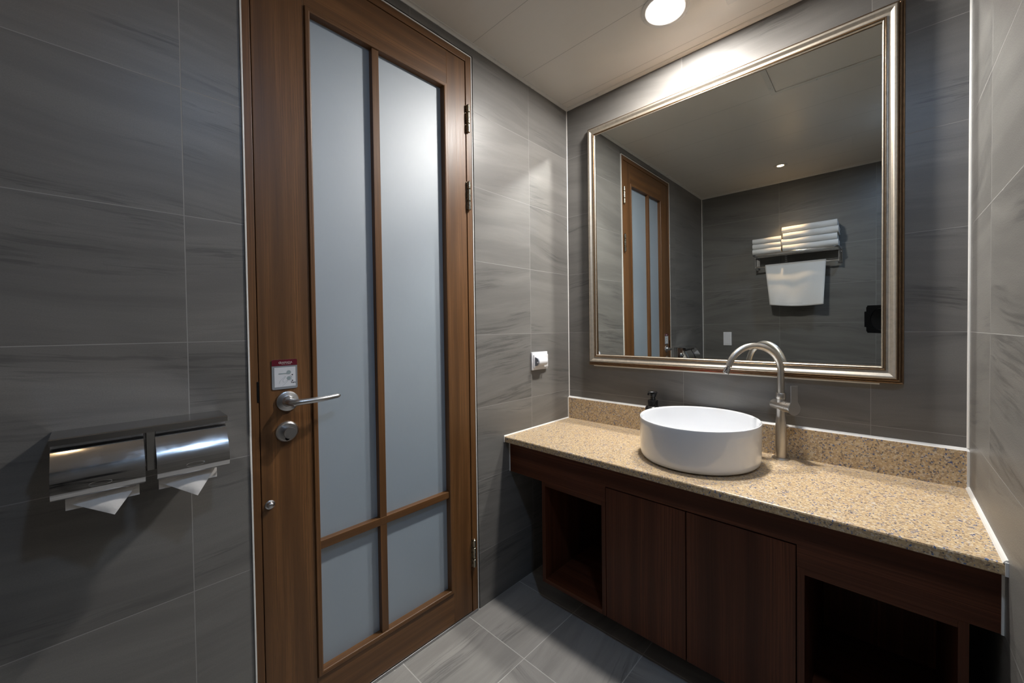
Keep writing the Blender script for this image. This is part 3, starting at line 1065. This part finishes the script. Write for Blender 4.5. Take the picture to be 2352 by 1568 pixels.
# ------------------------------------------------------------------ tap
fx0, fy0 = 0.9720, -0.0450
tap = thing('basin_tap', 'tall brushed steel mixer tap with arched spout beside the basin', 'tap', (fx0, fy0, ZT))
bm = bmesh.new()
TM = Matrix.Translation((fx0, fy0, 0))
lathe(bm, [(0.0, ZT), (0.0272, ZT), (0.0276, ZT + 0.0015), (0.0262, ZT + 0.0042), (0.0175, ZT + 0.0055), (0.0, ZT + 0.0055)], TM, 56, cap=False)
obj('base_flange', bm, m_steel, tap, smooth=True)
bm = bmesh.new()
lathe(bm, [(0.0172, ZT + 0.005), (0.0172, 0.790), (0.0160, 0.820), (0.0145, 0.848), (0.0140, 0.880), (0.0140, 0.893), (0.0155, 0.894), (0.0160, 0.896), (0.0160, 0.9125), (0.0150, 0.9140), (0.0, 0.9140)], TM, 56, cap=False)
obj('column', bm, m_steel, tap, smooth=True)
hd = Vector((math.cos(math.radians(-41)), math.sin(math.radians(-41)), 0.0))
hc = Vector((fx0, fy0, 0.8690))
bm = bmesh.new()
lathe(bm, [(0.0, -0.0360), (0.0150, -0.0360), (0.0172, -0.0345), (0.0176, -0.0310), (0.0176, 0.0330), (0.0, 0.0330)], place(hc, hd), 48, cap=False)
lathe(bm, [(0.0160, 0.0330), (0.0160, 0.0342), (0.0178, 0.0345), (0.0186, 0.0580), (0.0, 0.0580)], place(hc, hd), 48, cap=False)
obj('valve_body', bm, m_steel, tap, smooth=True)
bm = bmesh.new()
pl = place(hc + hd * 0.0580, hd, (0, 0, 1))
R0, LW, LH = 0.0225, 0.0118, 0.0770
# disc with a flat paddle: local x is up, local y sideways
outl = []
a0 = math.asin(LW / R0)
for i in range(41):
    a = a0 + 0.25 + (2 * PI - 2 * a0 - 0.5) * i / 40
    outl.append((R0 * math.cos(a), R0 * math.sin(a)))
outl += [(R0 * math.cos(a0) + 0.004, -LW), (LH, -LW - 0.0008), (LH + 0.0003, LW + 0.0004), (R0 * math.cos(a0) + 0.004, LW)]
va = [bm.verts.new(pl @ Vector((x, y, 0.0))) for x, y in outl]
vb = [bm.verts.new(pl @ Vector((x, y, 0.0042))) for x, y in outl]
for i in range(len(outl)):
    j = (i + 1) % len(outl)
    bm.faces.new((va[i], va[j], vb[j], vb[i]))
bm.faces.new(va)
f_top = bm.faces.new(vb)
bmesh.ops.bevel(bm, geom=list(f_top.edges), offset=0.0006, segments=2, affect='EDGES')
obj('tap_lever', bm, m_steel_dark, tap, smooth=True)
ph, AR, ZC = math.radians(218.5), 0.0905, 0.9900
dr = Vector((math.cos(ph), math.sin(ph), 0))
bm = bmesh.new()
pts = [Vector((fx0, fy0, 0.905 + (ZC - 0.905) * i / 6)) for i in range(6)]
END = math.radians(157)
for i in range(41):
    a = END * i / 40
    pts.append(Vector((fx0, fy0, ZC)) + dr * (AR * (1 - math.cos(a))) + Vector((0, 0, AR * math.sin(a))))
tdir = (dr * math.sin(END) + Vector((0, 0, math.cos(END)))).normalized()
pts.append(pts[-1] + tdir * 0.008)
pts.append(pts[-1] + tdir * 0.010)
tube(bm, pts, 0.0109, 32)
obj('spout', bm, m_steel, tap, smooth=True)
bm = bmesh.new()
# swivel nozzle bends back a little towards the front
nd_ = (Vector((0, 0, -1)) + dr * 0.42).normalized()
e0 = pts[-1]
lathe(bm, [(0.0, 0.0), (0.0065, 0.0), (0.0065, 0.0035), (0.0098, 0.0045), (0.0102, 0.0060), (0.0106, 0.0265), (0.0098, 0.0275), (0.0088, 0.0275), (0.0086, 0.0240), (0.0, 0.0240)], place(e0, nd_), 36, cap=False)
obj('nozzle', bm, m_chrome, tap, smooth=True)

# ------------------------------------------------------------------ soap dispenser behind the basin
sp = thing('soap_dispenser', 'black pump soap dispenser standing behind the left rim of the basin', 'soap dispenser', (0.4935, -0.0520, ZT))
SM = Matrix.Translation((0.4935, -0.0520, 0))
bm = bmesh.new()
lathe(bm, [(0.0, ZT), (0.031, ZT), (0.033, ZT + 0.002), (0.033, 0.795), (0.0315, 0.803), (0.027, 0.809), (0.0215, 0.811), (0.0, 0.811)], SM, 48, cap=False)
obj('bottle', bm, m_black, sp, smooth=True)
bm = bmesh.new()
lathe(bm, [(0.0205, 0.811), (0.0215, 0.8120), (0.0215, 0.8330), (0.0205, 0.8350), (0.0100, 0.8350), (0.0, 0.8350)], SM, 40, cap=False)
obj('collar', bm, m_black, sp, smooth=True)
bm = bmesh.new()
lathe(bm, [(0.0098, 0.835), (0.0098, 0.852), (0.0108, 0.853), (0.0108, 0.862), (0.0, 0.862)], SM, 32, cap=False)
sx, sy = 0.4935, -0.0520
u_ = Vector((-0.80, -0.60, 0))
c0 = Vector((sx, sy, 0.868))
tube(bm, [c0 - u_ * 0.017 + Vector((0, 0, -0.003)), c0 - u_ * 0.013 + Vector((0, 0, 0.001)), c0, c0 + u_ * 0.014 + Vector((0, 0, 0.000)), c0 + u_ * 0.020 + Vector((0, 0, -0.004))], [0.0060, 0.0068, 0.0070, 0.0068, 0.0055], 16, flat=(0.75, (0, 0, 1)))
tube(bm, [c0 + u_ * 0.018 + Vector((0, 0, -0.003)), c0 + u_ * 0.020 + Vector((0, 0, -0.011))], [0.0050, 0.0042], 14)
tube(bm, [c0 - u_ * 0.015 + Vector((0, 0, -0.002)), c0 - u_ * 0.010 + Vector((0, 0, -0.018))], [0.0040, 0.0030], 12)
obj('pump_head', bm, m_black, sp, smooth=True)


# ------------------------------------------------------------------ recessed ceiling lamps
def downlight(L, rim_r, label):
    x, y = L['pos']
    tn = thing('ceiling_downlight', label, 'ceiling light', (x, y, H), )
    bm_ = bmesh.new()
    lathe(bm_, [(rim_r, H), (rim_r, H - 0.0022), (rim_r - 0.003, H - 0.0040), (L['r'] + 0.004, H - 0.0030), (L['r'] + 0.001, H - 0.0012), (L['r'] + 0.001, H)], Matrix.Translation((x, y, 0)), 64, cap=False)
    obj('rim', bm_, m_white_trim, tn, smooth=True)
    bm_ = bmesh.new()
    lathe(bm_, [(0.0, H - 0.0012), (L['r'], H - 0.0012), (L['r'], H - 0.0002), (0.0, H - 0.0002)], Matrix.Translation((x, y, 0)), 64, cap=False)
    o_ = obj('lamp', bm_, emitter('lamp_glow', L['col'], L['glow']), tn)
    o_['label'] = 'glowing round lamp'
    if 'spot' in L:
        ld = bpy.data.lights.new('reflector_beam', 'SPOT')
        ld.energy = L['spot']
        ld.color = L['col']
        ld.spot_size = math.radians(40)
        ld.spot_blend = 0.85
        ld.shadow_soft_size = 0.018
        lo = bpy.data.objects.new('reflector_beam', ld)
        C.objects.link(lo)
        lo.parent = tn
        lo.location = (0, -0.004, -0.006)
        lo.rotation_euler = (math.radians(-33), 0, 0)
    return tn


downlight(LAMP_A, 0.0830, 'bright white recessed ceiling lamp over the basin')
downlight(LAMP_C, 0.0750, 'cool white recessed ceiling lamp near the right wall above the viewpoint')
downlight(LAMP_B, 0.0440, 'small warm recessed ceiling lamp over the towel rack')

# ------------------------------------------------------------------ ceiling access hatch (seen in the mirror)
ht = thing('ceiling_hatch', 'square pale ceiling access hatch right of the bright lamp, seen in the mirror', 'hatch', (1.08, -0.44, H))
hx0, hx1, hy0, hy1 = 0.8300, 1.3300, -0.6500, -0.1500
bm = bmesh.new()
fw = 0.0220
for (a, b, c, d) in ((hx0, hx1, hy0, hy0 + fw), (hx0, hx1, hy1 - fw, hy1), (hx0, hx0 + fw, hy0 + fw, hy1 - fw), (hx1 - fw, hx1, hy0 + fw, hy1 - fw)):
    box(bm, a, b, c, d, H - 0.0060, H, 0.0008)
obj('hatch_frame', bm, m_white_trim, ht)
obj('hatch_panel', B(hx0 + fw + 0.002, hx1 - fw - 0.002, hy0 + fw + 0.002, hy1 - fw - 0.002, H - 0.0020, H), m_ceil, ht)
cv = obj('cover_strip', B(0.8760, 1.1100, -1.7450, -1.5350, H - 0.0030, H, 0.0006), m_ceil)
tag(cv, 'thin pale rectangular cover plate on the ceiling near the towel rack', 'cover plate')

# ------------------------------------------------------------------ back wall (seen in the mirror)
sw = thing('light_switch', 'white rectangular light switch on the back wall, seen in the mirror', 'light switch', (0.215, -D, 0.936))
obj('face_plate', B(0.1808, 0.2493, -D, -D + 0.008, 0.9360, 1.0565, 0.0015), m_plastic, sw)
obj('rocker', B(0.1930, 0.2371, -D + 0.008, -D + 0.011, 0.9480, 1.0445, 0.0010), m_plastic, sw)

rk = thing('towel_rack', 'chrome wall towel rack with shelf and lower rail', 'towel rack', (0.74, -D, 1.58))
RX0, RX1, RYF, RZ = 0.4650, 1.0200, -1.9350, 1.6830
bm = bmesh.new()
rc_ = 0.030
path = [(RX0, -D + 0.035, RZ)]
path += [(RX0 + rc_ - rc_ * math.cos(a), RYF - rc_ + rc_ * math.sin(a), RZ) for a in [PI / 2 * i / 8 for i in range(9)]]
path += [(RX1 - rc_ + rc_ * math.sin(a), RYF - rc_ + rc_ * math.cos(a), RZ) for a in [PI / 2 * i / 8 for i in range(9)]]
path += [(RX1, -D + 0.035, RZ)]
tube(bm, path, 0.0065, 16)
tube(bm, [(RX0, -D + 0.035, RZ), (RX1, -D + 0.035, RZ)], 0.0050, 14)
for k in range(3):
    yy = -D + 0.035 + (RYF + D - 0.035) * (k + 1) / 4
    tube(bm, [(RX0, yy, RZ), (RX1, yy, RZ)], 0.0042, 12)
obj('shelf_rails', bm, m_chrome, rk, smooth=True)
for x in (RX0, RX1):
    bm = bmesh.new()
    box(bm, x - 0.014, x + 0.014, -D, -D + 0.006, 1.580, 1.705, 0.002)
    box(bm, x - 0.0045, x + 0.0045, -D + 0.006, -D + 0.115, 1.664, 1.690, 0.002)
    box(bm, x - 0.0045, x + 0.0045, -D + 0.006, -D + 0.115, 1.584, 1.604, 0.002)
    box(bm, x - 0.0045, x + 0.0045, -D + 0.095, -D + 0.115, 1.604, 1.664, 0.002)
    obj('bracket', bm, m_chrome, rk)
bm = bmesh.new()
tube(bm, [(RX0, -D + 0.105, 1.5940), (RX1, -D + 0.105, 1.5940)], 0.0070, 16)
obj('lower_rail', bm, m_chrome, rk, smooth=True)


def folded_towel(w_, d_, h_, seed):
    """a towel folded over and over: rounded fold at the front, leaves showing at the ends; local origin at the bottom centre"""
    bm_ = bmesh.new()
    rnd = random.Random(seed)
    ph_ = [rnd.uniform(0, 6) for _ in range(6)]
    th = h_ / 4.15

    def wob(s, q):
        e = 0.0022 * math.sin(s * 19 + ph_[0]) + 0.0014 * math.sin(s * 47 + ph_[1] + q.y * 60)
        f = 0.0016 * math.sin(s * 13 + ph_[2] + q.x * 20) * (q.y / h_)
        return e, f
    for lay in (0, 1):
        r = h_ / 2 - th * (lay + 0.5)
        zc = h_ / 2
        fr_ = d_ / 2 - th * (lay + 0.5) - 0.001
        p_ = [(-d_ / 2 + 0.004 * lay, zc - r)]
        p_ += [(-d_ / 2 + (fr_ - r + d_ / 2) * k / 6, zc - r) for k in range(1, 6)]
        p_ += [(fr_ - r + r * math.sin(a), zc - r * math.cos(a)) for a in [PI * k / 10 for k in range(11)]]
        p_ += [(fr_ - r - (fr_ - r + d_ / 2) * k / 6, zc + r) for k in range(1, 6)]
        p_ += [(-d_ / 2 + 0.004 * lay, zc + r)]
        ribbon(bm_, p_, th * 0.97, 'x', -w_ / 2 + rnd.uniform(0, 0.004), w_ / 2 - rnd.uniform(0, 0.004), n_len=22, wob=wob)
    return bm_


ty_ = -2.0320
zz = RZ + 0.0085
small = []
ords = ['bottom', 'middle', 'top']
sh = 0.0420
for k in range(3):
    bmx = folded_towel(0.2020, 0.170, sh, 11 + k)
    bmesh.ops.translate(bmx, verts=bmx.verts[:], vec=Vector((0, 0, 0)))
    o = obj('folded_towel', bmx, m_towel, None, smooth=True)
    o.location = (0.5610, ty_, zz + k * sh)
    tag(o, 'small folded white towel, %s of the short stack on the rack' % ords[k], 'towel', 'small folded towels on the rack')
ordb = ['bottom', 'second from the bottom', 'third from the bottom', 'top']
bh = 0.0475
for k in range(4):
    o = obj('folded_towel', folded_towel(0.3500, 0.180, bh, 31 + k), m_towel, None, smooth=True)
    o.location = (0.8420 + (0.004 if k in (0, 2) else -0.003), ty_ - 0.002 * (k % 2), zz + k * bh)
    tag(o, 'large folded white towel, %s of the tall stack on the rack' % ordb[k], 'towel', 'large folded towels on the rack')

# towel hung over the lower rail
bm = bmesh.new()
yr_, zr_ = -D + 0.105, 1.5940
ns, nw = 40, 30
rows = []
for j in range(ns + 1):
    s = j / ns
    row = []
    for i in range(nw + 1):
        u = i / nw
        if s < 0.72:
            k = s / 0.72
            zv = zr_ - (1 - k) * (0.325 + 0.012 * math.sin(u * PI) - 0.010 * (1 - u))
            yv = yr_ + 0.0100 + (1 - k) * 0.020 + (1 - k) * (0.010 * math.sin(u * 7 + k * 3) + 0.006 * math.sin(u * 15 - k * 5))
        elif s < 0.78:
            a = (s - 0.72) / 0.06 * PI
            zv = zr_ + 0.0105 * math.sin(a)
            yv = yr_ + 0.0100 * math.cos(a)
        else:
            k = (s - 0.78) / 0.22
            zv = zr_ - k * 0.20
            yv = yr_ - 0.0100 - k * 0.006
        half = 0.2010 - 0.0240 * (1 - min(1, s / 0.72)) ** 1.0
        if s > 0.78:
            half -= 0.030 * (s - 0.78) / 0.22
        xv = 0.7390 + 0.012 * (1 - min(1, s / 0.72)) + (u - 0.5) * 2 * half
        row.append(bm.verts.new((xv, yv, zv)))
    rows.append(row)
for j in range(ns):
    for i in range(nw):
        bm.faces.new((rows[j][i], rows[j][i + 1], rows[j + 1][i + 1], rows[j + 1][i]))
hang = obj('hanging_towel', bm, m_towel, None, smooth=True)
md = hang.modifiers.new('thick', 'SOLIDIFY')
md.thickness = 0.0045
md.offset = 1.0
tag(hang, 'white towel hanging over the lower rail of the rack', 'towel')
bm = bmesh.new()
g = []
for j in range(2):
    row = []
    for i in range(13):
        u = 0.20 + 0.42 * i / 12
        k = (0.065 + 0.085 * j)
        half = 0.2010 - 0.0240 * (1 - k)
        zv = zr_ - (1 - k) * (0.325 + 0.012 * math.sin(u * PI) - 0.010 * (1 - u))
        yv = yr_ + 0.0100 + (1 - k) * 0.020 + (1 - k) * (0.010 * math.sin(u * 7 + k * 3) + 0.006 * math.sin(u * 15 - k * 5)) + 0.0022
        row.append(bm.verts.new((0.7390 + 0.012 * (1 - k) + (u - 0.5) * 2 * half, yv, zv)))
    g.append(row)
for i in range(12):
    bm.faces.new((g[0][i], g[0][i + 1], g[1][i + 1], g[1][i]))
wb = obj('woven_band', bm, m_towel, hang)
md = wb.modifiers.new('thick', 'SOLIDIFY')
md.thickness = 0.004

# ------------------------------------------------------------------ the photographer's camera on its tripod (seen in the mirror)
cam_th = thing('camera_on_tripod', 'black camera with large square filter holder on a tripod, seen in the mirror', 'camera', (CAM.x + 0.06, CAM.y - 0.07, 0.0))
R3 = Matrix((RT, UP, -FW)).transposed().to_4x4()
R3.translation = CAM


def cb(bm_, x0, x1, y0, y1, z0_, z1_, bev=0.0):
    """box in the camera body's own axes: z grows backwards, behind the lens"""
    t_ = bmesh.new()
    box(t_, x0, x1, y0, y1, z0_, z1_, bev)
    t_.transform(R3)
    me_ = bpy.data.meshes.new('t')
    t_.to_mesh(me_)
    t_.free()
    bm_.from_mesh(me_)
    bpy.data.meshes.remove(me_)


bm = bmesh.new()
# square plate with a round hole
n_ = 48
hw, hh, rh = 0.098, 0.089, 0.070
for zc_ in (0.012,):
    outer, inner, ob, ib = [], [], [], []
    for i in range(n_):
        a = 2 * PI * i / n_
        c_, s_ = math.cos(a), math.sin(a)
        k_ = min(hw / abs(c_) if abs(c_) > 1e-6 else 9, hh / abs(s_) if abs(s_) > 1e-6 else 9)
        outer.append(bm.verts.new(R3 @ Vector((c_ * k_, s_ * k_, 0.012))))
        inner.append(bm.verts.new(R3 @ Vector((c_ * rh, s_ * rh, 0.012))))
        ob.append(bm.verts.new(R3 @ Vector((c_ * k_, s_ * k_, 0.018))))
        ib.append(bm.verts.new(R3 @ Vector((c_ * rh, s_ * rh, 0.018))))
    for i in range(n_):
        j = (i + 1) % n_
        bm.faces.new((outer[i], outer[j], inner[j], inner[i]))
        bm.faces.new((ob[i], ob[j], ib[j], ib[i]))
        bm.faces.new((outer[i], outer[j], ob[j], ob[i]))
        bm.faces.new((inner[i], inner[j], ib[j], ib[i]))
cb(bm, -0.1105, -0.098, -0.052, 0.050, 0.010, 0.022, 0.003)
obj('filter_holder', bm, m_black_matt, cam_th)
bm = bmesh.new()
lathe(bm, [(0.0, 0.030), (0.030, 0.027), (0.055, 0.020), (0.069, 0.016), (0.069, 0.075), (0.045, 0.080), (0.043, 0.110), (0.0, 0.110)], R3, 48, cap=False)
obj('lens', bm, m_black_matt, cam_th, smooth=True)
bm = bmesh.new()
cb(bm, -0.060, 0.060, -0.048, 0.035, 0.110, 0.150, 0.010)
cb(bm, -0.022, 0.022, 0.030, 0.055, 0.108, 0.145, 0.008)
obj('camera_body', bm, m_black_matt, cam_th)
bm = bmesh.new()
hb = R3 @ Vector((0, -0.048, 0.130))
lathe(bm, [(0.0, 0.0), (0.022, 0.0), (0.022, -0.010), (0.014, -0.014), (0.018, -0.045), (0.026, -0.050), (0.026, -0.062), (0.0, -0.062)], Matrix.Translation(hb), 32, cap=False)
obj('tripod_head', bm, m_black, cam_th, smooth=True)
ap = hb + Vector((0, 0, -0.055))
for (lx, ly_) in ((1.075, -1.700), (1.395, -1.470), (1.385, -2.000)):
    bm = bmesh.new()
    e_ = Vector((lx, ly_, 0.012))
    d_ = e_ - ap
    tube(bm, [ap, ap + d_ * 0.40], 0.0135, 14)
    tube(bm, [ap + d_ * 0.38, ap + d_ * 0.72], 0.0110, 14)
    tube(bm, [ap + d_ * 0.70, e_], 0.0088, 14)
    lathe(bm, [(0.0, 0.0), (0.012, 0.0), (0.012, 0.010), (0.009, 0.020), (0.0, 0.020)], Matrix.Translation((lx, ly_, 0.0)), 16, cap=False)
    obj('leg', bm, m_black, cam_th, smooth=True)
